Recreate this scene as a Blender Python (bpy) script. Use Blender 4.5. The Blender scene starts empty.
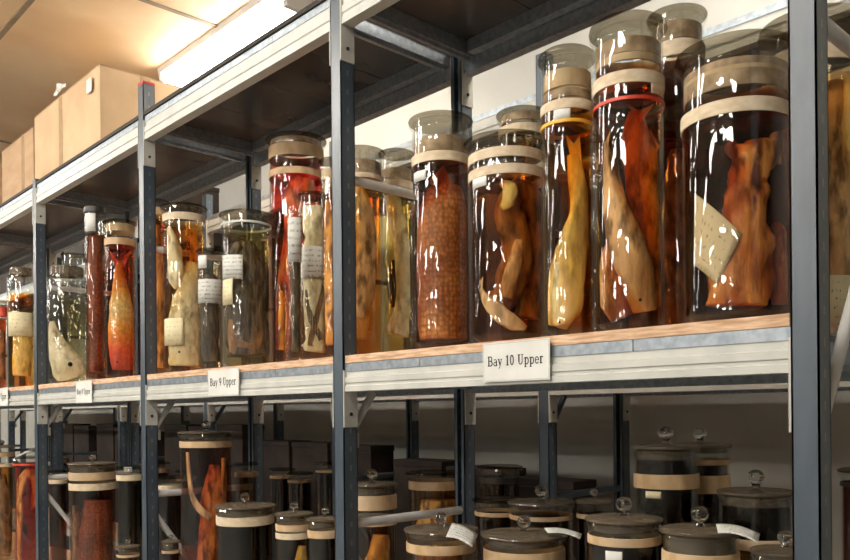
import bpy, bmesh, math, random
from mathutils import Vector, Matrix, noise

C = bpy.context.scene.collection
SC = bpy.context.scene
PI = math.pi

# ------------------------------------------------------------------ camera, world, light, exposure
D = 1.3            # distance from the camera to the front face of the rack run
EYE = 1.5
F, U0, V0 = 804.0, 425.0, 413.5
YAW, ROLL = math.radians(46.685), math.radians(0.51)
cam_d = bpy.data.cameras.new('camera')
cam = bpy.data.objects.new('camera', cam_d); C.objects.link(cam)
cam_d.sensor_width = 36.0
cam_d.lens = F / 850 * 36
cam_d.shift_y = (V0 - 280) / 850
cam_d.clip_start = 0.02
cam.matrix_world = Matrix.Translation((0, 0, EYE)) @ Matrix.Rotation(YAW, 4, 'Z') @ Matrix.Rotation(PI/2, 4, 'X') @ Matrix.Rotation(-ROLL, 4, 'Z')
SC.camera = cam
SC.view_settings.view_transform = 'Standard'
SC.view_settings.look = 'None'
SC.view_settings.gamma = 1
SC.view_settings.use_curve_mapping = False
SC.view_settings.exposure = 0.08
SC.cycles.transparent_max_bounces = 48
SC.cycles.max_bounces = 10
SC.cycles.use_denoising = True
SC.cycles.sample_clamp_indirect = 6.0
W = bpy.data.worlds.new('room_air'); SC.world = W; W.use_nodes = True
W.node_tree.nodes['Background'].inputs[0].default_value = (0.62, 0.68, 0.78, 1)
W.node_tree.nodes['Background'].inputs[1].default_value = 0.06
AISLE_LAMP, BACK_LAMP = 42.0, 32.0   # radiance of the fluorescent diffusers

# ------------------------------------------------------------------ materials
def newmat(name):
    m = bpy.data.materials.new(name); m.use_nodes = True
    nt = m.node_tree; nt.nodes.clear()
    out = nt.nodes.new('ShaderNodeOutputMaterial')
    return m, nt, out

def coords(nt, scale=(1, 1, 1), kind='Object'):
    tc = nt.nodes.new('ShaderNodeTexCoord'); mp = nt.nodes.new('ShaderNodeMapping')
    mp.inputs['Scale'].default_value = scale
    nt.links.new(tc.outputs[kind], mp.inputs[0])
    return mp.outputs[0]

def rgba(c): return (c[0], c[1], c[2], 1)

def noise_mat(name, c1, c2, scale=8, rough=.6, metal=0, bump=0, stretch=(1, 1, 1), lo=.35, hi=.65, detail=5, spec=.5, sub=0, c3=None, scale3=2, bscale=None):
    m, nt, out = newmat(name)
    b = nt.nodes.new('ShaderNodeBsdfPrincipled')
    nt.links.new(b.outputs[0], out.inputs[0])
    v = coords(nt, stretch)
    n = nt.nodes.new('ShaderNodeTexNoise'); n.inputs['Scale'].default_value = scale; n.inputs['Detail'].default_value = detail
    nt.links.new(v, n.inputs['Vector'])
    r = nt.nodes.new('ShaderNodeValToRGB')
    r.color_ramp.elements[0].position = lo; r.color_ramp.elements[0].color = rgba(c1)
    r.color_ramp.elements[1].position = hi; r.color_ramp.elements[1].color = rgba(c2)
    nt.links.new(n.outputs['Fac'], r.inputs[0])
    col = r.outputs[0]
    if c3:
        n3 = nt.nodes.new('ShaderNodeTexNoise'); n3.inputs['Scale'].default_value = scale3; n3.inputs['Detail'].default_value = 3
        nt.links.new(v, n3.inputs['Vector'])
        r3 = nt.nodes.new('ShaderNodeValToRGB'); r3.color_ramp.elements[0].position = .47; r3.color_ramp.elements[1].position = .68
        nt.links.new(n3.outputs['Fac'], r3.inputs[0])
        mx = nt.nodes.new('ShaderNodeMix'); mx.data_type = 'RGBA'
        nt.links.new(r3.outputs[0], mx.inputs[0]); nt.links.new(col, mx.inputs[6]); mx.inputs[7].default_value = rgba(c3)
        col = mx.outputs[2]
    nt.links.new(col, b.inputs['Base Color'])
    b.inputs['Roughness'].default_value = rough; b.inputs['Metallic'].default_value = metal
    b.inputs['Specular IOR Level'].default_value = spec
    if sub:
        b.inputs['Subsurface Weight'].default_value = sub; b.inputs['Subsurface Radius'].default_value = (.02, .008, .003)
    if bump:
        bp = nt.nodes.new('ShaderNodeBump'); bp.inputs['Strength'].default_value = bump; bp.inputs['Distance'].default_value = .004 if not bscale else .009
        nb = n
        if bscale:
            nb = nt.nodes.new('ShaderNodeTexNoise'); nb.inputs['Scale'].default_value = bscale; nb.inputs['Detail'].default_value = 4
            nt.links.new(v, nb.inputs['Vector'])
        nt.links.new(nb.outputs['Fac'], bp.inputs['Height']); nt.links.new(bp.outputs[0], b.inputs['Normal'])
    return m

def scale_mat(name, c1, c2, scale=90, rough=.4):
    """overlapping fish scales: voronoi cells with darker rims and a blotchy tone"""
    m, nt, out = newmat(name)
    b = nt.nodes.new('ShaderNodeBsdfPrincipled'); nt.links.new(b.outputs[0], out.inputs[0])
    v = coords(nt, (1, 1, .8))
    vo = nt.nodes.new('ShaderNodeTexVoronoi'); vo.inputs['Scale'].default_value = scale; vo.inputs['Randomness'].default_value = .6
    nt.links.new(v, vo.inputs['Vector'])
    n = nt.nodes.new('ShaderNodeTexNoise'); n.inputs['Scale'].default_value = 9; nt.links.new(v, n.inputs['Vector'])
    r = nt.nodes.new('ShaderNodeValToRGB'); r.color_ramp.elements[0].position = .38; r.color_ramp.elements[1].position = .62
    r.color_ramp.elements[0].color = rgba(c1); r.color_ramp.elements[1].color = rgba(c2)
    nt.links.new(n.outputs['Fac'], r.inputs[0])
    r2 = nt.nodes.new('ShaderNodeValToRGB'); r2.color_ramp.elements[0].color = (1, 1, 1, 1); r2.color_ramp.elements[1].color = (.35, .3, .28, 1)
    r2.color_ramp.elements[0].position = .2; r2.color_ramp.elements[1].position = .7
    nt.links.new(vo.outputs['Distance'], r2.inputs[0])
    mx = nt.nodes.new('ShaderNodeMix'); mx.data_type = 'RGBA'; mx.blend_type = 'MULTIPLY'; mx.inputs[0].default_value = .8
    nt.links.new(r.outputs[0], mx.inputs[6]); nt.links.new(r2.outputs[0], mx.inputs[7])
    nt.links.new(mx.outputs[2], b.inputs['Base Color']); b.inputs['Roughness'].default_value = rough
    bp = nt.nodes.new('ShaderNodeBump'); bp.inputs['Strength'].default_value = .6; bp.inputs['Distance'].default_value = .003; bp.invert = True
    nt.links.new(vo.outputs['Distance'], bp.inputs['Height']); nt.links.new(bp.outputs[0], b.inputs['Normal'])
    return m

def glass_mat(name, tint=(.97, .98, .97), rough=.02, boost=1.0):
    m, nt, out = newmat(name)
    t = nt.nodes.new('ShaderNodeBsdfTransparent'); t.inputs[0].default_value = rgba(tint)
    g = nt.nodes.new('ShaderNodeBsdfGlossy'); g.inputs['Roughness'].default_value = rough
    f = nt.nodes.new('ShaderNodeLayerWeight'); f.inputs['Blend'].default_value = .5
    pw = nt.nodes.new('ShaderNodeMath'); pw.operation = 'POWER'; pw.inputs[1].default_value = 4.5
    mu = nt.nodes.new('ShaderNodeMath'); mu.operation = 'MULTIPLY_ADD'; mu.inputs[1].default_value = .38*boost; mu.inputs[2].default_value = .065*boost; mu.use_clamp = True
    mx = nt.nodes.new('ShaderNodeMixShader')
    # subtle waviness of old hand-blown glass
    v = coords(nt, (1, 1, .5)); n = nt.nodes.new('ShaderNodeTexNoise'); n.inputs['Scale'].default_value = 26; n.inputs['Detail'].default_value = 2
    nt.links.new(v, n.inputs['Vector'])
    bp = nt.nodes.new('ShaderNodeBump'); bp.inputs['Strength'].default_value = .22; bp.inputs['Distance'].default_value = .0035
    nt.links.new(n.outputs['Fac'], bp.inputs['Height'])
    nt.links.new(bp.outputs[0], g.inputs['Normal'])
    nt.links.new(f.outputs['Facing'], pw.inputs[0]); nt.links.new(pw.outputs[0], mu.inputs[0]); nt.links.new(mu.outputs[0], mx.inputs[0])
    nt.links.new(t.outputs[0], mx.inputs[1]); nt.links.new(g.outputs[0], mx.inputs[2])
    nt.links.new(mx.outputs[0], out.inputs[0])
    return m

def liquid_mat(name, T, diam):
    """clear preserving fluid: its colour is absorption along the path, T = what is left after one jar width"""
    m, nt, out = newmat(name)
    t = nt.nodes.new('ShaderNodeBsdfTransparent'); nt.links.new(t.outputs[0], out.inputs[0])
    s = [-2.5*math.log(max(c, .006)) / diam for c in T]; dmax = max(s)
    a = nt.nodes.new('ShaderNodeVolumeAbsorption'); a.inputs['Density'].default_value = dmax
    a.inputs['Color'].default_value = (1 - s[0]/dmax, 1 - s[1]/dmax, 1 - s[2]/dmax, 1)
    nt.links.new(a.outputs[0], out.inputs['Volume'])
    return m

def emit_mat(name, col, st):
    m, nt, out = newmat(name)
    e = nt.nodes.new('ShaderNodeEmission'); e.inputs[0].default_value = rgba(col); e.inputs[1].default_value = st
    nt.links.new(e.outputs[0], out.inputs[0]); return m

def paper_mat(name, base=(.78, .72, .55), ink=(.25, .2, .15), lines=9, amount=.58):
    """aged paper with faint rows of handwriting"""
    m, nt, out = newmat(name)
    b = nt.nodes.new('ShaderNodeBsdfPrincipled'); nt.links.new(b.outputs[0], out.inputs[0]); b.inputs['Roughness'].default_value = .8
    tc = nt.nodes.new('ShaderNodeTexCoord')
    sp = nt.nodes.new('ShaderNodeSeparateXYZ'); nt.links.new(tc.outputs['UV'], sp.inputs[0])
    mu = nt.nodes.new('ShaderNodeMath'); mu.operation = 'MULTIPLY'; mu.inputs[1].default_value = lines; nt.links.new(sp.outputs[1], mu.inputs[0])
    fr = nt.nodes.new('ShaderNodeMath'); fr.operation = 'FRACT'; nt.links.new(mu.outputs[0], fr.inputs[0])
    lt = nt.nodes.new('ShaderNodeMath'); lt.operation = 'LESS_THAN'; lt.inputs[1].default_value = .38; nt.links.new(fr.outputs[0], lt.inputs[0])
    mp = nt.nodes.new('ShaderNodeMapping'); mp.inputs['Scale'].default_value = (26, lines*1.6, 1); nt.links.new(tc.outputs['UV'], mp.inputs[0])
    n = nt.nodes.new('ShaderNodeTexNoise'); n.inputs['Scale'].default_value = 1; n.inputs['Detail'].default_value = 1; nt.links.new(mp.outputs[0], n.inputs['Vector'])
    gt = nt.nodes.new('ShaderNodeMath'); gt.operation = 'GREATER_THAN'; gt.inputs[1].default_value = amount; nt.links.new(n.outputs['Fac'], gt.inputs[0])
    ml = nt.nodes.new('ShaderNodeMath'); ml.operation = 'MULTIPLY'; nt.links.new(lt.outputs[0], ml.inputs[0]); nt.links.new(gt.outputs[0], ml.inputs[1])
    n2 = nt.nodes.new('ShaderNodeTexNoise'); n2.inputs['Scale'].default_value = 4; nt.links.new(tc.outputs['UV'], n2.inputs['Vector'])
    r = nt.nodes.new('ShaderNodeValToRGB'); r.color_ramp.elements[0].color = rgba([c*.82 for c in base]); r.color_ramp.elements[1].color = rgba(base)
    nt.links.new(n2.outputs['Fac'], r.inputs[0])
    mx = nt.nodes.new('ShaderNodeMix'); mx.data_type = 'RGBA'; nt.links.new(ml.outputs[0], mx.inputs[0])
    nt.links.new(r.outputs[0], mx.inputs[6]); mx.inputs[7].default_value = rgba(ink)
    nt.links.new(mx.outputs[2], b.inputs['Base Color'])
    return m

M = {}
M['post'] = noise_mat('slate blue paint', (.045, .068, .094), (.064, .092, .124), 30, .36, 0, .06, (1, 1, .3), spec=1.0)
def punch_slots(m, ycs):
    nt = m.node_tree; b = [n for n in nt.nodes if n.type == 'BSDF_PRINCIPLED'][0]; src = b.inputs['Base Color'].links[0].from_socket
    def mt(op, a, v=None, w=None):
        k = nt.nodes.new('ShaderNodeMath'); k.operation = op; nt.links.new(a, k.inputs[0])
        if v is not None:
            if hasattr(v, 'node'): nt.links.new(v, k.inputs[1])
            else: k.inputs[1].default_value = v
        return k.outputs[0]
    tc = nt.nodes.new('ShaderNodeTexCoord'); sp = nt.nodes.new('ShaderNodeSeparateXYZ'); nt.links.new(tc.outputs['Object'], sp.inputs[0])
    sn = nt.nodes.new('ShaderNodeSeparateXYZ'); nt.links.new(tc.outputs['Normal'], sn.inputs[0])
    side = mt('GREATER_THAN', mt('ABSOLUTE', sn.outputs[0]), .5)
    row = mt('LESS_THAN', mt('FRACT', mt('MULTIPLY', sp.outputs[2], 20.0)), .28)
    d = None
    for y in ycs:
        q = mt('ABSOLUTE', mt('SUBTRACT', sp.outputs[1], y)); d = q if d is None else mt('MINIMUM', d, q)
    k = mt('MULTIPLY', mt('MULTIPLY', side, row), mt('LESS_THAN', d, .0032))
    mx = nt.nodes.new('ShaderNodeMix'); mx.data_type = 'RGBA'; nt.links.new(k, mx.inputs[0]); nt.links.new(src, mx.inputs[6]); mx.inputs[7].default_value = (.17, .17, .17, 1)
    nt.links.new(mx.outputs[2], b.inputs['Base Color'])
_pc = (D+.023, D+.388*D-.023, 1.7072*D+.023, (1.7072+.388)*D-.023)
punch_slots(M['post'], _pc)
M['beam'] = noise_mat('light grey paint', (.56, .57, .53), (.66, .66, .61), 14, .35, 0, .03)
M['plate'] = noise_mat('grey connector paint', (.50, .50, .46), (.60, .59, .54), 20, .4)
M['tie'] = noise_mat('white painted tube', (.68, .68, .66), (.8, .8, .78), 20, .3)
M['galv'] = noise_mat('galvanised steel', (.30, .35, .40), (.46, .51, .56), 60, .38, .6, .05)
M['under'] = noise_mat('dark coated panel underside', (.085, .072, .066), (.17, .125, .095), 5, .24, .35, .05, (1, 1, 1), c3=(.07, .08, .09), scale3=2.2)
M['board'] = noise_mat('chipboard edge', (.55, .33, .19), (.86, .60, .40), 70, .8, 0, .2, (.3, 1, 2.5))
M['card'] = noise_mat('brown cardboard', (.46, .29, .16), (.56, .37, .21), 5, .75, 0, .05, (1, 1, 3))
M['card2'] = noise_mat('pale brown cardboard', (.58, .39, .22), (.70, .49, .29), 5, .75, 0, .05)
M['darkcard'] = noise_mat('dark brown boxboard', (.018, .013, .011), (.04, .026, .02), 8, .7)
M['tape'] = noise_mat('glossy parcel tape', (.42, .29, .17), (.52, .37, .23), 30, .12)
M['glass'] = glass_mat('jar glass')
M['lidglass'] = glass_mat('lid glass', (.60, .57, .51), .04, .5)
M['greyglass'] = glass_mat('dusty lid glass', (.50, .48, .43), .12, 1.3)
def dusty(m, col, fac):
    nt = m.node_tree; out = [n for n in nt.nodes if n.type == 'OUTPUT_MATERIAL'][0]; src = out.inputs[0].links[0].from_socket
    d = nt.nodes.new('ShaderNodeBsdfDiffuse'); d.inputs[0].default_value = rgba(col); mx = nt.nodes.new('ShaderNodeMixShader'); mx.inputs[0].default_value = fac
    nt.links.new(src, mx.inputs[1]); nt.links.new(d.outputs[0], mx.inputs[2]); nt.links.new(mx.outputs[0], out.inputs[0])
dusty(M['greyglass'], (.27, .21, .145), .36)
def solid_glass(name):
    m, nt, out = newmat(name); b = nt.nodes.new('ShaderNodeBsdfPrincipled'); nt.links.new(b.outputs[0], out.inputs[0])
    b.inputs['Transmission Weight'].default_value = 1; b.inputs['Roughness'].default_value = .03; b.inputs['Base Color'].default_value = (.85, .86, .82, 1); return m
M['knob'] = solid_glass('solid knob glass')
M['tan'] = noise_mat('tan sealing band', (.52, .34, .17), (.74, .53, .31), 25, .75, 0, .3, (1, 1, .5), c3=(.56, .42, .27), scale3=12)
M['cream'] = noise_mat('cream cotton tape', (.68, .54, .36), (.82, .69, .50), 40, .85, 0, .25, (1, 1, 2))
M['cork'] = noise_mat('greased cork seal', (.28, .18, .10), (.56, .40, .25), 40, .8, 0, .4)
M['redring'] = noise_mat('red ring', (.55, .04, .02), (.75, .10, .05), 20, .4)
M['yelring'] = noise_mat('yellow ring', (.85, .45, .04), (.95, .6, .08), 20, .4)
M['blacklid'] = noise_mat('black lid', (.02, .02, .02), (.05, .045, .04), 12, .35)
M['whitelid'] = noise_mat('milky lid ring', (.55, .58, .55), (.7, .72, .68), 12, .35)
M['paper'] = paper_mat('aged paper label', (.86, .76, .48), (.3, .24, .15), 6, .62)
M['whitepaper'] = paper_mat('white paper label', (.74, .74, .68), (.2, .2, .2), 6, .55)
M['plainpaper'] = noise_mat('plain white paper', (.72, .72, .68), (.82, .82, .78), 10, .8)
M['ink'] = noise_mat('black ink', (.015, .015, .015), (.03, .03, .03), 10, .7)
M['red_cap'] = noise_mat('red plastic cap', (.6, .06, .05), (.7, .1, .08), 10, .4)
M['eye'] = noise_mat('dark eye', (.01, .01, .012), (.03, .03, .03), 10, .15)
M['sp_orange'] = noise_mat('orange preserved flesh', (0.180, 0.055, 0.010), (.95, .50, .13), 45, .45, 0, .9, (1, 1, .35), lo=.40, hi=.57, c3=(.68, .26, .06), scale3=16, bscale=45)
M['sp_yellow'] = noise_mat('yellow preserved flesh', (0.375, 0.190, 0.025), (1.0, .72, .22), 40, .4, 0, .5, (1, 1, .4), lo=.30, hi=.56, c3=(.9, .6, .3), scale3=14, bscale=60)
M['sp_tan'] = noise_mat('tan preserved flesh', (0.210, 0.110, 0.045), (.90, .60, .33), 45, .45, 0, .8, (1, 1, .35), lo=.40, hi=.57, c3=(.62, .36, .16), scale3=15, bscale=40)
M['sp_pale'] = noise_mat('pale preserved flesh', (0.310, 0.240, 0.140), (.95, .84, .60), 45, .5, 0, .6, (1, 1, .5), lo=.30, hi=.56, c3=(.8, .66, .42), scale3=16, bscale=40)
M['sp_brown'] = noise_mat('brown preserved flesh', (0.050, 0.022, 0.010), (.46, .23, .10), 45, .5, 0, .9, (1, 1, .5), c3=(.24, .11, .05), scale3=15, bscale=40)
M['sp_amber'] = noise_mat('amber brown preserved flesh', (0.100, 0.045, 0.015), (.70, .38, .14), 40, .45, 0, .8, (1, 1, .4), c3=(.42, .2, .07), scale3=14, bscale=45)
M['sp_red'] = noise_mat('red preserved flesh', (0.225, 0.015, 0.005), (.98, .18, .05), 40, .4, 0, .6, (1, 1, .4), lo=.40, hi=.57, c3=(.8, .3, .05), scale3=15, bscale=40)
M['sp_fur'] = noise_mat('dark wet fur', (.018, .014, .012), (.20, .135, .085), 90, .6, 0, 1.0, (1, 1, .22), c3=(.055, .04, .032), scale3=8, bscale=90)
M['sp_fire'] = noise_mat('red and yellow fish skin', (0.310, 0.020, 0.005), (1.0, .45, .06), 40, .35, 0, .5, (1, 1, .6), c3=(1.0, .75, .15), scale3=14, bscale=60)
def grad_mat(name, stops, z0, z1):
    m = noise_mat(name, (.5, .5, .5), (1, 1, 1), 60, .38, 0, .4, bscale=60)
    nt = m.node_tree; b = [k for k in nt.nodes if k.type == 'BSDF_PRINCIPLED'][0]; src = b.inputs['Base Color'].links[0].from_socket
    tc = nt.nodes.new('ShaderNodeTexCoord'); sp = nt.nodes.new('ShaderNodeSeparateXYZ'); nt.links.new(tc.outputs['Object'], sp.inputs[0])
    mr = nt.nodes.new('ShaderNodeMapRange'); mr.inputs[1].default_value = z0; mr.inputs[2].default_value = z1; nt.links.new(sp.outputs[2], mr.inputs[0])
    r = nt.nodes.new('ShaderNodeValToRGB'); nt.links.new(mr.outputs[0], r.inputs[0])
    while len(r.color_ramp.elements) < len(stops): r.color_ramp.elements.new(.5)
    for e, (p, c) in zip(r.color_ramp.elements, stops): e.position = p; e.color = rgba(c)
    mx = nt.nodes.new('ShaderNodeMix'); mx.data_type = 'RGBA'; mx.blend_type = 'MULTIPLY'; mx.inputs[0].default_value = .7
    nt.links.new(r.outputs[0], mx.inputs[6]); nt.links.new(src, mx.inputs[7]); nt.links.new(mx.outputs[2], b.inputs['Base Color']); return m
M['sp_grad'] = grad_mat('red fish skin fading to yellow at the tail', [(0, (.35, .02, .01)), (.3, (.85, .10, .02)), (.55, (1.0, .45, .05)), (.8, (1.0, .85, .35)), (1, (.95, .6, .1))], 0, .36)
M['sp_scale'] = scale_mat('brown scaly skin', (.42, .12, .04), (.86, .42, .15), 105)
M['sp_scale_red'] = scale_mat('dark red scaly skin', (.22, .05, .02), (.45, .12, .05), 90)
M['ceil'] = noise_mat('cream ceiling board', (.84, .63, .40), (.93, .77, .54), 2.2, .55, 0, .08, (1, 1, 1), c3=(.74, .54, .32), scale3=1.4)
M['batten'] = noise_mat('dark ceiling joint', (.22, .17, .12), (.32, .25, .18), 8, .7)
M['wall'] = noise_mat('pale plaster wall', (.47, .47, .44), (.55, .55, .51), 3, .8, 0, .05)
M['far_wall'] = noise_mat('dull brown grey wall', (.16, .15, .13), (.22, .2, .17), 2, .8)
M['floor'] = noise_mat('grey concrete floor', (.16, .16, .15), (.24, .235, .22), 4, .6)
M['white_metal'] = noise_mat('white enamel housing', (.7, .7, .68), (.78, .78, .76), 8, .35)
M['tube_back'] = emit_mat('lit diffuser', (1.0, .93, .82), BACK_LAMP)
M['tube_aisle'] = emit_mat('lit aisle diffuser', (1.0, .95, .87), AISLE_LAMP)

# ------------------------------------------------------------------ mesh helpers
class MB:
    def __init__(s): s.v = []; s.f = []; s.smooth = []; s.uv = None
    def add(s, vs, fs, smooth=False):
        o = len(s.v); s.v += [tuple(v) for v in vs]; s.f += [tuple(i + o for i in f) for f in fs]; s.smooth += [smooth]*len(fs)
        return s
    def box(s, x0, x1, y0, y1, z0, z1):
        vs = [(x, y, z) for x in (x0, x1) for y in (y0, y1) for z in (z0, z1)]
        return s.add(vs, [(0, 1, 3, 2), (4, 6, 7, 5), (0, 4, 5, 1), (2, 3, 7, 6), (0, 2, 6, 4), (1, 5, 7, 3)])
    def obox(s, c, ax, ay, az):
        """oriented box, half-axes as vectors"""
        c = Vector(c); vs = [c + ax*i + ay*j + az*k for i in (-1, 1) for j in (-1, 1) for k in (-1, 1)]
        return s.add(vs, [(0, 1, 3, 2), (4, 6, 7, 5), (0, 4, 5, 1), (2, 3, 7, 6), (0, 2, 6, 4), (1, 5, 7, 3)])
    def prism(s, prof, x0, x1):
        """profile in (y,z) extruded along x"""
        n = len(prof); vs = [(x0, y, z) for y, z in prof] + [(x1, y, z) for y, z in prof]
        return s.add(vs, [(i, (i+1) % n, n+(i+1) % n, n+i) for i in range(n)] + [tuple(range(n))[::-1], tuple(range(n, 2*n))])
    def tube(s, a, b, r, n=14, r2=None):
        a = Vector(a); b = Vector(b); d = (b-a).normalized(); r2 = r if r2 is None else r2
        u = d.orthogonal().normalized(); w = d.cross(u)
        vs = [a + (u*math.cos(t*2*PI/n)+w*math.sin(t*2*PI/n))*r for t in range(n)] + [b + (u*math.cos(t*2*PI/n)+w*math.sin(t*2*PI/n))*r2 for t in range(n)]
        s.add(vs, [(i, (i+1) % n, n+(i+1) % n, n+i) for i in range(n)], True)
        o = len(s.v) - 2*n
        s.f += [tuple(o+i for i in range(n))[::-1], tuple(o+n+i for i in range(n))]; s.smooth += [False, False]
        return s
    def lathe(s, prof, n=40, c=(0, 0, 0), closed=False):
        """profile (r,z); r=0 ends become poles; closed joins the last to the first"""
        rings = []; vs = []; fs = []
        for r, z in prof:
            if r <= 1e-6: rings.append([len(vs)]); vs.append((c[0], c[1], c[2]+z))
            else:
                rings.append(list(range(len(vs), len(vs)+n)))
                vs += [(c[0]+r*math.cos(k*2*PI/n), c[1]+r*math.sin(k*2*PI/n), c[2]+z) for k in range(n)]
        pairs = list(zip(rings, rings[1:])) + ([(rings[-1], rings[0])] if closed else [])
        for a, b in pairs:
            for k in range(n):
                k2 = (k+1) % n
                if len(a) == 1 and len(b) == 1: continue
                if len(a) == 1: fs.append((a[0], b[k2], b[k]))
                elif len(b) == 1: fs.append((a[k], a[k2], b[0]))
                else: fs.append((a[k], a[k2], b[k2], b[k]))
        return s.add(vs, fs, True)
    def build(s, name, mat, parent=None, loc=None, bevel=0, uv=None, solid=0, sharp=True):
        me = bpy.data.meshes.new(name); me.from_pydata([Vector(v) for v in s.v], [], s.f); me.update()
        bm = bmesh.new(); bm.from_mesh(me); bmesh.ops.recalc_face_normals(bm, faces=bm.faces)
        bm.to_mesh(me); bm.free()
        me.polygons.foreach_set('use_smooth', s.smooth)
        if uv:
            L = me.uv_layers.new(name='UVMap')
            for lp in me.loops: L.data[lp.index].uv = uv[lp.vertex_index]
        if sharp and any(s.smooth): me.set_sharp_from_angle(angle=math.radians(42))
        me.materials.append(mat)
        o = bpy.data.objects.new(name, me); C.objects.link(o)
        if parent is not None: o.parent = parent
        if loc is not None: o.location = loc
        if bevel:
            b = o.modifiers.new('bevel', 'BEVEL'); b.width = bevel; b.segments = 2; b.limit_method = 'ANGLE'
        if solid:
            b = o.modifiers.new('solid', 'SOLIDIFY'); b.thickness = solid; b.offset = 0
        return o

def thing(name, label, cat, loc=(0, 0, 0), group=None):
    o = bpy.data.objects.new(name, None); C.objects.link(o); o.location = loc; o.empty_display_size = .05
    return tag(o, label, cat, group)
def tag(o, label, cat, group=None):
    o['label'] = label; o['category'] = cat
    if group: o['group'] = group
    return o
def struct(o): o['kind'] = 'structure'; return o

# ------------------------------------------------------------------ where things stand
def unroll(u, v):
    du, dv = u-U0, v-V0; c, s = math.cos(ROLL), math.sin(ROLL)
    return du*c - dv*s, du*s + dv*c
def at(u, v, r):
    """plan position of the sight line through (u, v) at r*D from the camera's side of the aisle"""
    du, _ = unroll(u, v); ph = YAW - math.atan(du/F)
    return -r*D*math.tan(ph), r*D
def depth(x, y): return -math.sin(YAW)*x + math.cos(YAW)*y
def height(u, v, x, y, near=0):
    _, dv = unroll(u, v); return EYE - dv*(depth(x, y)-near)/F

T0, BAY, BK = .4078*D, .9269*D, .388*D           # first post, bay pitch, rack depth
YF = D                                              # front face of the rack run
BOARD = EYE + .1191*D; BEAM_B = EYE + .0461*D
UPTOP = EYE + .862*D; UPBOT = EYE + .7924*D
PITCH = .7463*D                                     # shelf spacing
LOWBOARD = BOARD - PITCH
PW, PD = .043, .046
R2F = 1.7072*D; T2 = 1.3643*D                       # second rack behind

# ------------------------------------------------------------------ room
CZ = EYE + 1.42*D
YW = 2.25*D
struct(MB().box(-16, 8, -14, YW+.1, -.1, 0).build('floor', M['floor']))
struct(MB().box(-16, 8, -14, YW+.1, CZ, CZ+.1).build('ceiling', M['ceil']))
struct(MB().box(-16, 8, YW, YW+.1, 0, CZ).build('wall_back', M['wall']))
struct(MB().box(-16.1, -16, -14, YW+.1, 0, CZ).build('wall_left', M['far_wall']))
struct(MB().box(8, 8.1, -14, YW+.1, 0, CZ).build('wall_right', M['far_wall']))
struct(MB().box(-16, 8, -14.1, -14, 0, CZ).build('wall_front', M['far_wall']))
n = 1
for y in (.91*D-1.2, .91*D):
    struct(MB().box(-14, 5, y-.012, y+.012, CZ-.006, CZ+.001).build('trim_%d' % n, M['batten'])); n += 1
for k in range(-6, 6):
    x = -2.645*D + k*1.2*2
    struct(MB().box(x-.012, x+.012, -1.6, YW, CZ-.005, CZ+.001).build('trim_%d' % n, M['batten'])); n += 1
# skirting where the back wall meets the ceiling
struct(MB().box(-14, 5, YW-.03, YW, CZ-.05, CZ).build('trim_%d' % n, M['wall']))

# fluorescent fittings
def fitting(xc, yc, length, width, mat, label):
    z = CZ
    t = thing('ceiling_light', label, 'ceiling light', (xc, yc, z), 'fluorescent ceiling lights')
    w = width/2; L = length/2
    MB().prism([(-w, 0), (w, 0), (w*.94, -.03), (-w*.94, -.03)], -L, L).build('housing', M['white_metal'], t)
    prof = [(-w*.92, -.03)] + [(-w*.92*math.cos(a*PI/8), -.03-.075*math.sin(a*PI/8)) for a in range(1, 8)] + [(w*.92, -.03)]
    MB().prism(prof, -L+.03, L-.03).build('diffuser', mat, t)
    for sx in (-1, 1):
        MB().prism([(-w*.97, -.028), (w*.97, -.028), (w*.8, -.11), (-w*.8, -.11)], sx*L-.015*(sx+1), sx*L+.015*(1-sx)).build('end_cap', M['white_metal'], t, bevel=.004)
    return t
fl = fitting(-2.67*D, 1.54*D, 1.2, .19, M['tube_back'], 'lit fluorescent strip light on the ceiling beyond the top shelf and cardboard boxes')
for x in (-7.6, -1.05):  # unseen lamps, added to brighten the ceiling, boxes and back wall
    fitting(x, 1.54*D, 1.25, .19, M['tube_back'], 'unseen strip light added above the racks to brighten boxes, ceiling and back wall')
for y in (-.15, -2.6, -5.4, -8.6, -12.2):
    for x in ((-13.4, -11, -8.6, -6.2, -3.8, -1.4) if y > -1 else (-12, -9.6, -7.2, -4.8, -2.4, 0.0) if y > -3 else (-4.8, -1.2, 2.0)):
        fitting(x, y, 1.5, .20, M['tube_aisle'], 'fluorescent strip light over the aisle in front of the rack')

# ------------------------------------------------------------------ racks
def beam_profile(yf, zb, h, sgn=1):
    """ridged box beam: front face at yf, going back; sgn flips for a rear beam"""
    t = .034
    p = [(0.006, h), (0.006, h*.74), (0.0, h*.70), (0.0, h*.44), (.003, h*.40), (.003, h*.30), (0.0, h*.26), (0, 0), (t, 0), (t, h)]
    return [(yf + sgn*a, zb + b) for a, b in p]

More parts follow.
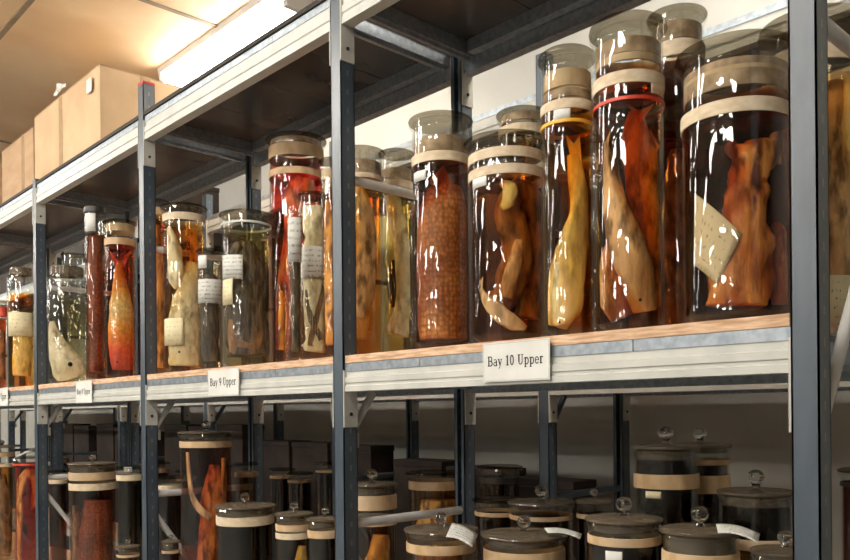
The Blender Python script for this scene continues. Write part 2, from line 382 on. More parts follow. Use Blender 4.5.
def make_rack(label, xposts, yf, yb, tops, light_beams, detail=True):
    rk = thing('storage_rack', label, 'storage rack', (0, 0, 0), 'back to back bolted steel racks')
    for i, x in enumerate(xposts):                     # x = left edge of the post
        for y0, sg in ((yf, 1), (yb, -1)):
            ztop = tops[i]
            m = MB()
            # open C section: web facing the aisle, two flanges and returns
            w = .003
            ya, yb_ = (y0, y0+PD) if sg > 0 else (y0-PD, y0)
            yfront = (ya, ya+w) if sg > 0 else (yb_-w, yb_)
            m.box(x, x+PW, yfront[0], yfront[1], .004, ztop)
            m.box(x, x+w, ya, yb_, .004, ztop); m.box(x+PW-w, x+PW, ya, yb_, .004, ztop)
            yr = (yb_-w, yb_) if sg > 0 else (ya, ya+w)
            m.box(x, x+.013, yr[0], yr[1], .004, ztop); m.box(x+PW-.013, x+PW, yr[0], yr[1], .004, ztop)
            p = m.build('post', M['post'], rk)
            MB().box(x-.02, x+PW+.02, ya-.015, yb_+.015, 0, .005).build('foot_plate', M['galv'], p)
            if i == 2 and detail and sg > 0:
                MB().box(x-.001, x+PW+.001, ya-.001, yb_+.001, ztop, ztop+.012).build('post_cap', M['red_cap'] , p, bevel=.002)
        # side frame: level ties and diagonals between the front and rear posts
        xt = x + PW*.5
        for z in (EYE+.4871*D, EYE-.2275*D, EYE-.94*D):
            MB().tube((xt, yf+PD*.6, z), (xt, yb-PD*.6, z), .0125).build('side_tie', M['tie' if detail else 'post'], rk)  # second rack: dark post paint stands in for shade on ties, braces
        for za, zb, fr in ((EYE-.055*D, EYE+.44*D, .62 if i == 0 and detail else .20), (EYE-.27*D, EYE-.75*D, 1)):
            MB().tube((xt, yf+PD*.6, za), (xt, yf+PD*.6+(BK-1.2*PD)*fr, za+(zb-za)*fr), .011).build('diagonal_brace', M['tie' if detail else 'post'], rk)
        for z in (EYE-.055*D,):
            MB().box(xt-.003, xt+.003, yf+PD*.5, yf+PD+.02, z-.02, z+.02).build('brace_bracket', M['tie'], rk)
    for i in range(len(xposts)-1):
        xr, xl = xposts[i], xposts[i+1]+PW
        for zt in (UPTOP-.0, BOARD-.021, BOARD-.021-PITCH):
            bh = (BOARD-.021-.022) - BEAM_B
            zb = zt-.022-bh
            if zt == UPTOP: zb = UPBOT; bh = zt-.022-zb
            for y0, sg, nm in ((yf+.002, 1, 'front_beam'), (yb-.002, -1, 'rear_beam')):
                bmn = MB().prism(beam_profile(y0, zb, bh, sg), xl+.001, xr-.001).build(nm, M['beam'] if sg*light_beams > 0 else M['galv'], rk)
                for xa, s2 in ((xl, 1), (xr, -1)):
                    m = MB(); a, b = sorted((xa, xa+s2*.004))
                    y1, y2 = sorted((y0-sg*.003, y0+sg*(PD-.004)))
                    m.box(a, b, y1, y2, zb-.095, zb+bh+.004)
                    #c, d = sorted((xa-s2*.006, xa+s2*.003))
                    cn = m.build('beam_connector', M['plate'], bmn)
                    h = MB()
                    for zz in (zb-.06,):
                        h.tube((xa+s2*.004, (y1+y2)/2, zz), (xa+s2*.0065, (y1+y2)/2, zz), .005, 10)
                    h.build('locking_pin', M['ink'], bmn)
            # steel deck panels with turned-down lips, resting on the beams
            npan = 4; wp = (xr-xl)/npan
            for k in range(npan if detail else 1):
                a = xl+k*wp+.001; b = xl+(k+1)*wp-.001
                if not detail: a, b = xl+.004, xr-.004
                ya, yb2 = yf+.006, yb-.006
                m = MB(); m.box(a, b, ya, yb2, zt-.004, zt)
                m.box(a, b, ya, ya+.0025, zt-.0215, zt-.004); m.box(a, b, yb2-.0025, yb2, zt-.0215, zt-.004)
                m.build('deck_panel', M['galv'], rk)
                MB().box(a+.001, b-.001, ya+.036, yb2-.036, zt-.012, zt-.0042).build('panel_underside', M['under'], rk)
            # cross rails at both ends
            for xa in (xl+.012, xr-.042):
                m = MB(); m.box(xa, xa+.03, yf+.04, yb-.04, zt-.052, zt-.0125)
                m.build('cross_rail', M['galv'], rk)
                m = MB(); m.box(xa+.008, xa+.022, yf+.05, yb-.05, zt-.062, zt-.0525)
                m.build('cross_rail', M['galv'], rk)
            m = MB(); m.box(xl+.05, xr-.05, yb-.07, yb-.04, zt-.05, zt-.0125); m.build('rear_rail', M['galv'], rk)
    return rk

NP = 8
xp = [-(T0 + i*BAY) for i in range(NP-1)]         # the first is the big post at the right end of the run
tops = [CZ-.12, CZ-.12, EYE+.955*D] + [UPTOP+.03]*(NP-4)
make_rack('slate blue and light grey steel rack holding the front rows of specimen jars', xp, YF, YF+BK, tops, 1)
x2 = [-(T2 + (i-1)*BAY) for i in range(-0, NP)]
make_rack('second steel rack standing close behind the front one, seen between the jars', x2, R2F, R2F+BK, [2.75]*len(x2), 1, False)

# chipboards on the decks
wherebay = ['bay marked 10', 'bay marked 9', 'bay left of the one marked 9', 'bay at the far left edge', 'far bay', 'far bay']
for i in range(NP-2):
    xr, xl = xp[i]-.003, xp[i+1]+PW+.003
    for zt, lv in ((BOARD, 'middle'), (LOWBOARD, 'lower')):
        xa, xb = xl, xr
        b = MB().box(xa, xb, YF+.004, YF+BK-.02, zt-.0205, zt).build('shelf_board', M['board'], bevel=.001)
        tag(b, 'tan chipboard on the %s deck of the %s' % (lv, wherebay[i]), 'shelf board', 'chipboard shelf boards')
    if 1:
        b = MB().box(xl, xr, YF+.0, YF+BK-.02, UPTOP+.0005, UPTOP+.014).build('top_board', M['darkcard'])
        tag(b, 'dark brown board on the top deck of the %s' % wherebay[i], 'shelf board', 'boards on the top deck')
for i in range(len(x2)-1):
    for zt, lv in ((BOARD, 'middle'), (LOWBOARD, 'lower')):
        b = MB().box(x2[i+1]+PW+.003, x2[i]-.003, R2F+.004, R2F+BK-.02, zt-.0205, zt).build('shelf_board', M['board'])
        tag(b, 'chipboard on the %s deck of the second rack behind' % lv, 'shelf board', 'chipboard on the %s decks of the second rack' % lv)

# ------------------------------------------------------------------ jars
LIQ = {}
class Jar:
    def __init__(s, u, vtop, r, half, label, shelf=BOARD, kind='flat', T=(.8, .5, .2), fill=None, group=None, vc=None, n=44, mat='glass'):
        s.u, s.r = u, r
        vm = vtop if vc is None else vc
        # upper jars are placed by their mid height so that their axis is the photo's
        s.x, s.y = at(u, vm if shelf == LOWBOARD else (vtop+340)/2, r)
        zc = depth(s.x, s.y); dist = math.hypot(s.x, s.y)
        s.R = half*zc/F*(zc/dist)
        s.zc, s.dist = zc, dist
        s.top = height(u, vtop, s.x, s.y, near=s.R if shelf == BOARD else 0)
        s.base = shelf + .0008
        if shelf == BOARD: s.top = min(s.top, UPBOT - .03)
        s.H = s.top - s.base
        s.v = Vector((s.x, s.y, 0)).normalized(); s.right = Vector((s.v.y, -s.v.x, 0))
        s.half = half; s.kind = kind
        s.root = thing('specimen_jar', label, 'specimen jar', (s.x, s.y, s.base), group)
        R, H = s.R, s.H; w = .0035
        lidh = {'flat': .012, 'dome': .02, 'knob': .010, 'plug': .03, 'cap': .035, 'plain': 0}[kind]
        fl = {'flat': 1.13, 'dome': 1.12, 'knob': 1.07, 'plug': 1.05, 'cap': 1.0, 'plain': 1.03}[kind]
        hb = H - lidh; s.hb = hb
        rr = min(.018, R*.3)
        prof = [(0, .004), (R*.7, .0015), (R-rr, 0), (R-rr*.3, rr*.3), (R, rr), (R, hb-.022), (R*1.0+.001, hb-.016), (R*fl-.003, hb-.010), (R*fl, hb-.006), (R*fl-.002, hb-.001), (R*fl-.006, hb), (R-w, hb),
                (R-w, hb-.02), (R-w, rr+.002), (R-rr, .008), (0, .010)]
        if kind == 'cap':
            nk = R*.8
            prof = [(0, .004), (R-rr, 0), (R-rr*.3, rr*.3), (R, rr), (R, hb-.05), (R*.97, hb-.03), (nk, hb-.012), (nk, hb), (nk-w, hb), (nk-w, hb-.014), (R*.97-w, hb-.034), (R-w, hb-.052), (R-w, rr+.002), (R-rr, .008), (0, .010)]
        MB().lathe(prof, n).build('glass_body', M[mat], s.root)
        if kind in ('flat', 'dome'):
            q = R*fl
            MB().lathe([(0, hb+.0006), (q*.98, hb+.0006), (q*1.01, hb+.004), (q*.99, hb+lidh*.6), (q*.85, hb+lidh*.95), (0, H)], n).build('lid', M['lidglass'], s.root)
        elif kind == 'knob':
            q = R*1.1
            l = MB().lathe([(0, hb+.0006), (q*.98, hb+.0006), (q, hb+.0035), (q*.99, hb+.0065), (q*.9, hb+.0085), (q*.5, hb+.011), (0, hb+.012)], n).build('lid', M['greyglass'], s.root)
            k = min(.017, R*.25)
            MB().lathe([(0, hb+.0125), (k*.62, hb+.0128), (k*.45, hb+.0128+k*.35), (k*.8, hb+.0128+k*.75), (k, hb+.0128+k*1.25), (k*.8, hb+.0128+k*1.8), (k*.4, hb+.0128+k*2.1), (0, hb+.0128+k*2.15)], 20).build('knob', M['knob'], l)
        elif kind == 'plug':
            MB().lathe([(0, hb-.004), (R-w-.0005, hb-.004), (R-w-.0005, hb+.001), (R*1.03, hb+.001), (R*1.05, hb+.006), (R*1.03, H-.004), (R*.9, H), (0, H)], n).build('lid', M['blacklid'], s.root)
        elif kind == 'cap':
            nk = R*.84
            MB().lathe([(0, H), (nk*.95, H), (nk, H-.004), (nk, hb-.006), (nk-.002, hb-.006), (nk-.0025, hb+.001), (0, hb+.001)], n).build('lid', M['greyglass'], s.root)
        if fill is None: fill = vtop + 18
        ri = R - w - .0007
        hf = (s.top - s.base) if fill is False else 0
        zf = height(u, fill, s.x, s.y, near=s.R) - s.base if fill is not False else 0
        s.hf = min(zf, hb-.024) if kind != 'cap' else min(zf, hb-.055)
        if fill is not False:
            s.liq = MB().lathe([(0, .0112), (R-rr-.001, .0095), (ri, rr+.004), (ri, s.hf-.001), (ri-.001, s.hf), (0, s.hf)], n).build('liquid', liquid_mat('preserving fluid', T, 2*R), s.root)
        s.n = n
    def zf(s, v):   # height above the base of image row v on the near side of the glass
        return height(s.u, v, s.x, s.y, near=s.R*.98) - s.base
    def band(s, v0, v1, mat='tan', inner=False, name='sealing_band'):
        z1, z0 = s.zf(v0), s.zf(v1)
        z1 = min(z1, s.hb - .026) if not inner else min(z1, s.hb-.003)
        if z1 - z0 < .004: z0 = z1-.012
        if inner:
            a, b = s.R-.0042, s.R-.0072
            # inside faces of the neck only, above the fluid
            z0 = max(z0, s.hf+.001)
            if z1-z0 < .003: return
        else: a, b = s.R+.0022, s.R+.0003
        prof = [(b, z0), (a, z0+.0006), (a+.0003, (z0+z1)/2), (a, z1-.0006), (b, z1)]
        return MB().lathe(prof, s.n, closed=True).build(name, M[mat], s.root)
    def label(s, u0, u1, v0, v1, mat='whitepaper', tilt=0, inside=False, name='paper_label'):
        """paper wrapped on the near side of the glass, between image columns u0..u1"""
        off = .0008 if not inside else -.0032
        a0 = math.asin(max(-.97, min(.97, (u0-s.u)/s.half))); a1 = math.asin(max(-.97, min(.97, (u1-s.u)/s.half)))
        z1, z0 = s.zf(v0), s.zf(v1); n = 10; vs = []; uv = []
        for j in range(2):
            for k in range(n+1):
                t = k/n; a = a0+(a1-a0)*t; q = (s.R+off)
                p = s.right*(math.sin(a)*q) - s.v*(math.cos(a)*q)
                vs.append((p.x, p.y, (z0, z1)[j] + tilt*(t-.5))); uv.append((t, j))
        return MB().add(vs, [(k, k+1, n+2+k, n+1+k) for k in range(n)], True).build(name, M[mat], s.root, uv=uv, solid=.0006)
    def P(s, u, v, d=0):
        """world point inside the jar: image column/row and depth -1 (near glass) .. 1 (far glass)"""
        a = (u-s.u)/s.half; d -= .08
        lim = min(.90, 1-.0085/s.R)
        q = math.hypot(a, d)
        if q > lim: a, d = a*lim/q, d*lim/q
        p = Vector((s.x, s.y, 0)) + s.right*(a*s.R) + s.v*(d*s.R)
        p.z = max(s.base + .016, height(u, v, s.x, s.y, near=-d*s.R))
        return p

def catmull(P, n):
    out = []
    Q = [P[0]] + list(P) + [P[-1]]
    for i in range(1, len(Q)-2):
        for k in range(n):
            t = k/n
            a, b, c, d = Q[i-1], Q[i], Q[i+1], Q[i+2]
            out.append(tuple(.5*((2*b[j]) + (-a[j]+c[j])*t + (2*a[j]-5*b[j]+4*c[j]-d[j])*t*t + (-a[j]+3*b[j]-3*c[j]+d[j])*t**3) for j in range(len(b))))
    out.append(tuple(P[-1])); return out

def sweep(jar, pts, wob=.06, seed=1, n=28, steps=9):
    """one smooth closed body: pts = (u, v, depth, half-width px, flatness)"""
    rng = random.Random(seed); ph = [rng.uniform(0, 6.28) for _ in range(8)]
    px = jar.R/jar.half
    q = catmull([tuple(map(float, p)) for p in pts], steps)
    C3 = [jar.P(a, b, c) for a, b, c, _, _ in q]
    vs = []; N = len(q)
    for i, (a, b, c, w, fl) in enumerate(q):
        tan = (C3[min(i+1, N-1)] - C3[max(i-1, 0)]).normalized()
        side = tan.cross(jar.v)
        side = jar.right.copy() if side.length < .2 else side.normalized()
        dep = side.cross(tan).normalized()
        for k in range(n):
            t = k*2*PI/n
            m = 1 + wob*(math.sin(3*t+ph[0]+i*.5)*.5 + math.sin(2*t+ph[1]-i*.35)*.6 + math.sin(5*t+i*.8+ph[2])*.35)
            q3 = C3[i]*1.0 + side*(math.cos(t)*w*px) + dep*(math.sin(t)*w*px)
            m *= 1 + (.07+wob*.9)*noise.noise(Vector((q3.x*45+seed, q3.y*45, q3.z*22))) + wob*.6*noise.noise(q3*110)
            p = C3[i] + side*(math.cos(t)*w*px*m) + dep*(math.sin(t)*w*px*fl*m)
            # stay inside the glass
            h = Vector((p.x-jar.x, p.y-jar.y)); L = jar.R-.0078
            if h.length > L: h = h*(L/h.length); p.x, p.y = jar.x+h.x, jar.y+h.y
            p.z = max(jar.base+(.0125 if Vector((p.x-jar.x, p.y-jar.y)).length < jar.R-.022 else .026), min(p.z, jar.base+jar.hf-.005))
            vs.append(p)
    vs.append(C3[0]); vs.append(C3[-1])
    fs = [(i*n+k, i*n+(k+1) % n, (i+1)*n+(k+1) % n, (i+1)*n+k) for i in range(N-1) for k in range(n)]
    fs += [(len(vs)-2, (k+1) % n, k) for k in range(n)] + [(len(vs)-1, (N-1)*n+k, (N-1)*n+(k+1) % n) for k in range(n)]
    return MB().add(vs, fs, True)

def fan(jar, pts, d, th=.0025):
    """thin fin with real thickness: outline in image px at depth d"""
    P3 = [jar.P(u, v, d) for u, v in pts]
    for p in P3:
        h = Vector((p.x-jar.x, p.y-jar.y)); L = jar.R-.008
        if h.length > L: h = h*(L/h.length); p.x, p.y = jar.x+h.x, jar.y+h.y
    n = len(P3); o = jar.v*(th/2)
    vs = [p-o for p in P3]+[p+o for p in P3]
    return MB().add(vs, [tuple(range(n)), tuple(range(n, 2*n))[::-1]] + [(i, (i+1) % n, n+(i+1) % n, n+i) for i in range(n)])

def ball(jar, u, v, d, rpx, mat, parent, name='eye'):
    c = jar.P(u, v, d); r = rpx*jar.R/jar.half
    MB().lathe([(0, -r)] + [(r*math.cos(a), r*math.sin(a)) for a in (-1.1, -.6, 0, .6, 1.1)] + [(0, r)], 14, c).build(name, M[mat], parent)

def specimen(jar, name, label, cat, body, mat, fins=(), eyes=(), group=None, seed=1, wob=.06, extra=()):
    root = thing(name, label, cat, (jar.x, jar.y, jar.base+.012), group)
    off = Vector(root.location)
    def link(mb, nm, m, bevel=0):
        mb.v = [tuple(Vector(v)-off) for v in mb.v]
        return mb.build(nm, M[m], root, bevel=bevel, sharp=False)
    b = link(sweep(jar, body, wob, seed), 'body', mat)
    for nm, pts, d, m in fins: link(fan(jar, pts, d), nm, m)
    for i, (nm, pts, m) in enumerate(extra): link(sweep(jar, pts, wob, seed+7+i), nm, m)
    for (u, v, d, r) in eyes:
        c = jar.P(u, v, d); rr = r*jar.R/jar.half
        h = Vector((c.x-jar.x, c.y-jar.y)); L = jar.R-.0055-rr
        if h.length > L: h = h*(L/h.length); c.x, c.y = jar.x+h.x, jar.y+h.y
        link(MB().lathe([(0, -rr)] + [(rr*math.cos(a), rr*math.sin(a)) for a in (-1.1, -.6, 0, .6, 1.1)] + [(0, rr)], 14, c), 'eye', 'eye')
    return root

# ---- bay 10, right to left
UP = 'jars on the middle shelf'
j = Jar(814, 1, 1.27, 50, 'wide clear jar behind the big slate blue end post', T=(.8, .55, .25), kind='dome', fill=62)
j.band(40, 58, 'cream'); j.label(817, 858, 275, 326, 'paper', inside=True)
specimen(j, 'preserved_fish', 'tan specimens packed in the wide jar cut off by the right picture edge', 'fish specimen',
         [(836, 84, -.2, 8, .8), (836, 120, -.2, 13, .8), (834, 190, -.3, 17, .8), (838, 270, -.3, 19, .8), (838, 318, -.3, 14, .8)], 'sp_tan',
         extra=[('body', [(846, 76, -.3, 3, .8), (849, 105, -.3, 7, .8), (850, 140, -.3, 11, .8), (853, 200, -.3, 8, .8)], 'sp_yellow')])

j = Jar(736, 27, 1.10, 55, 'widest jar beside the big post, blackish red fluid and slanted paper inside', T=(.22, .03, .008), kind='dome', fill=83, n=64)
j.band(54, 84, 'cork', inner=True); j.band(58, 72, 'tan', inner=True); j.band(96, 111, 'cream')
fish = specimen(j, 'preserved_shark', 'orange brown gutted shark trunk standing in the widest jar', 'shark specimen',
         [(736, 306, -.55, 27, .5), (738, 280, -.5, 33, .6), (741, 240, -.5, 27, .65), (745, 205, -.5, 22, .7), (747, 182, -.5, 18, .8), (752, 164, -.5, 21, .8), (757, 150, -.5, 22, .7), (757, 142, -.5, 12, .6)], 'sp_orange', seed=4, wob=.1,
         extra=[('flap', [(778, 306, -.2, 9, .5), (779, 265, -.2, 12, .5), (776, 236, -.2, 8, .5), (774, 225, -.2, 3, .5)], 'sp_orange'),
                ('fin', [(768, 150, -.5, 5, .5), (776, 142, -.45, 7, .5), (782, 152, -.4, 6, .5), (778, 168, -.4, 3, .5)], 'sp_tan'),
                ('fin', [(738, 160, -.6, 3, .6), (731, 148, -.6, 6, .5), (735, 140, -.6, 4, .5)], 'sp_brown')])
# the sheet of paper slipped inside the glass
def slip(jar, pts, ds, mat, name='paper_label'):
    P3 = [jar.P(u, v, d) for (u, v), d in zip(pts, ds)]; n = 8
    vs = []; uv = []
    for i in range(n+1):
        for k in range(n+1):
            a, b = i/n, k/n
            p = P3[0]*(1-a)*(1-b) + P3[1]*a*(1-b) + P3[2]*a*b + P3[3]*(1-a)*b
            h = Vector((p.x-jar.x, p.y-jar.y, 0)); q = (h.dot(jar.right))/jar.R; q = max(-.93, min(.93, q))
            dd = -math.sqrt(max(0, .93**2 - q*q))
            h = jar.right*(q*jar.R) + jar.v*(dd*jar.R)
            vs.append((h.x, h.y, p.z-jar.base)); uv.append((a, 1-b))
    return MB().add(vs, [(i*(n+1)+k, (i+1)*(n+1)+k, (i+1)*(n+1)+k+1, i*(n+1)+k+1) for i in range(n) for k in range(n)], True).build(name, M[mat], jar.root, uv=uv, solid=.0007)
slip(j, [(682, 190), (742, 234), (714, 283), (683, 262)], [-.6, -.9, -.9, -.5], 'paper')

j = Jar(678, 2, 1.25, 27, 'tall jar set back between the two biggest jars, red brown fluid and tan neck', T=(.5, .12, .03), kind='flat', fill=55)
j.band(18, 36, 'cork', inner=True); j.band(38, 54, 'cream')
specimen(j, 'preserved_fish', 'dark brown fish in the set back jar between the two biggest jars', 'fish specimen',
         [(678, 150, -.4, 8, .7), (678, 200, -.4, 17, .7), (676, 260, -.4, 20, .7), (676, 330, -.4, 18, .7)], 'sp_brown')

j = Jar(629, 8, 1.085, 35, 'tallest slim jar with a thin red line round it, left of the widest jar', T=(.58, .19, .03), kind='dome', fill=60)
j.band(34, 50, 'cork', inner=True); j.band(50, 58, 'tan', inner=True); j.band(69, 82, 'cream'); j.band(95, 99, 'redring', name='red_line')
j.label(651, 664, 76, 92, 'cream', name='tape_end')
specimen(j, 'preserved_fish', 'tan fish hanging head down at the left of the tallest slim jar', 'fish specimen',
         [(606, 140, -.5, 2, .5), (610, 175, -.5, 9, .5), (617, 212, -.55, 15, .5), (628, 250, -.6, 18, .5), (640, 285, -.6, 18, .5), (644, 312, -.5, 12, .5)], 'sp_tan',
         fins=[('tail_fin', [(606, 158), (598, 132), (604, 140), (611, 128)], -.55, 'sp_tan')], eyes=[(640, 300, -.86, 1.6)], seed=11)
specimen(j, 'preserved_fish', 'orange fish standing tail up at the right of the tallest slim jar', 'fish specimen',
         [(636, 112, -.1, 7, .5), (637, 140, -.15, 14, .5), (643, 180, -.15, 18, .5), (646, 225, -.1, 18, .5), (648, 275, 0, 14, .5), (650, 308, 0, 9, .5)], 'sp_orange',
         fins=[('tail_fin', [(640, 125), (628, 104), (640, 112), (654, 106)], -.3, 'sp_red'), ('fin', [(650, 130), (661, 150), (652, 165)], -.1, 'sp_orange')], seed=12)
specimen(j, 'preserved_fish', 'slender brown fish lowest in the tallest slim jar', 'fish specimen',
         [(613, 235, -.1, 4, .5), (609, 265, -.15, 11, .5), (612, 295, -.2, 14, .5), (620, 318, -.2, 11, .5)], 'sp_tan', seed=13)

j = Jar(568, 42, 1.068, 26, 'slim amber jar with a yellow line, left of the tallest slim jar', T=(.82, .42, .07), kind='dome', fill=100)
j.band(66, 84, 'tan', inner=True); j.band(86, 95, 'cork', inner=True); j.band(98, 108, 'cream'); j.band(118, 122, 'yelring', name='yellow_line')
j.label(555, 571, 108, 119, 'plainpaper')
specimen(j, 'preserved_fish', 'bright yellow curved fish with its tail up in the amber jar', 'fish specimen',
         [(573, 155, -.3, 6, .5), (578, 185, -.4, 9, .55), (580, 215, -.5, 12, .6), (574, 245, -.6, 16, .6), (565, 275, -.6, 20, .6), (560, 305, -.5, 20, .6), (554, 326, -.5, 13, .6)], 'sp_yellow',
         fins=[('tail_fin', [(574, 172), (566, 134), (574, 144), (580, 136), (582, 168)], -.35, 'sp_yellow')], seed=21, wob=.04,
         extra=[('belly', [(556, 262, -.75, 3, .5), (553, 290, -.75, 7, .4), (556, 318, -.7, 8, .4)], 'sp_pale')], eyes=[(556, 322, -.87, 1.5)])

j = Jar(523, 104, 1.28, 23, 'grey glass lidded jar half hidden behind the jars right of the shelf card', T=(.5, .3, .12), kind='flat', fill=135)
j.band(122, 131, 'cream'); j.band(110, 118, 'cork', inner=True)
specimen(j, 'preserved_fish', 'brown fish in the half hidden jar behind the cream banded jar', 'fish specimen', [(532, 160, -.5, 7, .6), (536, 220, -.5, 14, .6), (532, 300, -.5, 15, .6)], 'sp_brown')

j = Jar(507.5, 128, 1.085, 38, 'broad amber jar with two cream bands above the Bay 10 Upper card', T=(.62, .30, .09), kind='flat', fill=160)
j.band(141, 156, 'cream'); j.band(163, 173, 'cream'); j.label(474, 488, 173, 183, 'plainpaper')
specimen(j, 'preserved_eel', 'long brown eel looped up the right side of the two-banded jar', 'eel specimen',
         [(488, 300, -.2, 9, .7), (503, 300, -.25, 13, .7), (514, 270, -.3, 15, .7), (516, 240, -.3, 15, .7), (508, 212, -.3, 13, .7), (516, 190, -.3, 10, .7), (531, 200, -.1, 10, .7), (535, 235, 0, 9, .7), (531, 275, 0, 10, .7), (524, 318, -.1, 12, .7)], 'sp_amber', seed=31, wob=.14,
         extra=[('fin', [(519, 240, -.6, 3, .5), (512, 270, -.65, 8, .5), (506, 298, -.6, 6, .5)], 'sp_tan')])
specimen(j, 'preserved_fish', 'pale slender fish lying aslant at the foot of the two-banded jar', 'fish specimen',
         [(476, 288, -.55, 2, .6), (484, 299, -.65, 5.5, .6), (496, 310, -.75, 8, .6), (510, 322, -.75, 8, .6), (524, 330, -.7, 4, .6)], 'sp_tan', seed=32,
         fins=[('tail_fin', [(479, 292), (470, 278), (476, 280), (482, 276)], -.6, 'sp_tan')])
specimen(j, 'preserved_fish', 'small bright amber fish at the top right of the two-banded jar', 'fish specimen',
         [(502, 182, -.6, 3, .5), (510, 188, -.75, 7, .4), (509, 200, -.75, 7, .4), (502, 208, -.7, 3, .4)], 'sp_yellow', seed=33)

j = Jar(441.5, 109, 1.085, 28.5, 'jar of dark red fluid holding a scaly fish, left of the two-banded jar', T=(.36, .07, .012), kind='flat', fill=150)
j.band(133, 149, 'cork', inner=True); j.band(150, 160, 'cream'); j.label(415, 427, 168, 178, 'plainpaper')
specimen(j, 'preserved_fish', 'large scaly fish filling the dark red jar', 'fish specimen',
         [(444, 188, -.1, 17, .8), (444, 215, -.12, 24, .85), (442, 255, -.1, 26, .9), (442, 300, -.1, 26, .9), (442, 340, -.1, 24, .85)], 'sp_scale', seed=41, wob=.02,
         fins=[('fin', [(430, 180), (444, 165), (455, 190), (446, 214)], -.4, 'sp_orange')])

# ---- bay 9 seen across the post frame
j = Jar(397, 147, 1.34, 16, 'narrow jar of pale yellow fluid, left of the dark red jar', T=(.96, .82, .42), kind='flat', fill=186)
j.band(166, 176, 'cork', inner=True); j.band(179, 187, 'cream')
specimen(j, 'preserved_fish', 'pale yellow fish with a black strip for the gap beside it in the narrow jar', 'fish specimen',
         [(392, 195, -.3, 7, .6), (398, 225, -.3, 9, .6), (403, 262, -.4, 8, .6), (404, 300, -.4, 8, .6), (396, 335, -.4, 12, .6)], 'sp_pale', seed=51,
         extra=[('flap', [(393, 260, -.7, 2, .6), (390, 275, -.7, 5, .5), (390, 295, -.7, 5, .5), (393, 308, -.7, 1.5, .5)], 'eye')])  # black strip: its colour stands in for the dark gap beside the fish
j = Jar(362, 144, 1.21, 21, 'amber jar crossed by the white tube just right of the middle post', T=(.92, .52, .10), kind='flat', fill=172)
j.band(158, 173, 'cork', inner=True); j.band(172, 177, 'cream')
specimen(j, 'preserved_fish', 'long tan fish upright in the amber jar crossed by the white tube', 'fish specimen',
         [(358, 185, -.5, 5, .6), (364, 215, -.5, 10, .6), (366, 255, -.5, 10, .6), (360, 300, -.5, 11, .6), (358, 340, -.4, 8, .6)], 'sp_tan', seed=52,
         extra=[('fin', [(376, 262, -.6, 2, .5), (370, 285, -.7, 6, .5), (358, 318, -.7, 5, .5)], 'sp_tan')])
j = Jar(333, 156, 1.066, 12, 'slim amber jar mostly hidden behind the post between the two marked bays', T=(.85, .5, .2), kind='flat', fill=185)
j.band(168, 178, 'tan', inner=True)
specimen(j, 'preserved_fish', 'orange tan fish in the slim jar mostly hidden by the post', 'fish specimen', [(329, 200, -.3, 3, .6), (329, 250, -.4, 8, .6), (331, 300, -.4, 9, .6), (332, 345, -.4, 7, .6)], 'sp_orange')

j = Jar(314, 190, 1.10, 15, 'jar with a white printed label round its middle, just left of the post', T=(.92, .80, .50), kind='flat', fill=202)
j.label(301, 327, 246, 277, 'whitepaper')
specimen(j, 'preserved_bird', 'mottled pale brown specimen in the jar with the printed label', 'animal specimen',
         [(313, 206, -.3, 9, .7), (316, 235, -.3, 11, .7), (311, 262, -.3, 9, .7), (314, 300, -.3, 11, .7), (315, 340, -.3, 12, .7), (314, 352, -.3, 9, .7)], 'sp_pale', seed=61, wob=.2,
         extra=[('limb', [(305, 290, -.6, 2, .6), (309, 315, -.7, 3, .6), (321, 340, -.7, 3, .6)], 'sp_fur'), ('limb', [(324, 285, -.6, 2, .6), (318, 310, -.7, 3, .6), (309, 346, -.7, 3, .6)], 'sp_brown')])
j = Jar(295, 205, 1.026, 7.5, 'narrowest glass tube, white label on top half, dark snake below', T=(.85, .75, .5), kind='plain', fill=214)
j.label(288.6, 301.5, 217, 262, 'whitepaper')
specimen(j, 'preserved_snake', 'dark mottled snake folded in the narrowest tube', 'snake specimen',
         [(294, 222, -.2, 4, .7), (296, 262, -.2, 5, .7), (294, 300, -.2, 5.4, .7), (296, 335, -.2, 5.2, .7), (294, 352, -.2, 4, .7)], 'sp_fur', seed=62, wob=.12)
j = Jar(297, 130, 1.26, 27, 'tall red jar with two tan bands standing behind the narrow tube', T=(.75, .07, .03), kind='flat', fill=155)
j.band(141, 154, 'tan'); j.band(166, 173, 'tan'); j.band(134, 140, 'cork', inner=True)
specimen(j, 'preserved_fish', 'orange fish hanging in the tall red jar', 'fish specimen',
         [(304, 178, -.5, 11, .6), (300, 200, -.5, 15, .6), (292, 240, -.5, 8, .6), (286, 280, -.5, 9, .6), (283, 320, -.5, 10, .6), (282, 350, -.5, 9, .6)], 'sp_red', seed=63)

j = Jar(281.5, 282, 1.055, 6, 'short thin tube with an orange specimen left of the narrowest tube', T=(.9, .5, .15), kind='plain', fill=286)
specimen(j, 'preserved_fish', 'orange slip of flesh in the short thin tube', 'fish specimen', [(281, 290, -.2, 2, .7), (281, 320, -.2, 4, .7), (280, 350, -.2, 4.4, .7)], 'sp_orange')

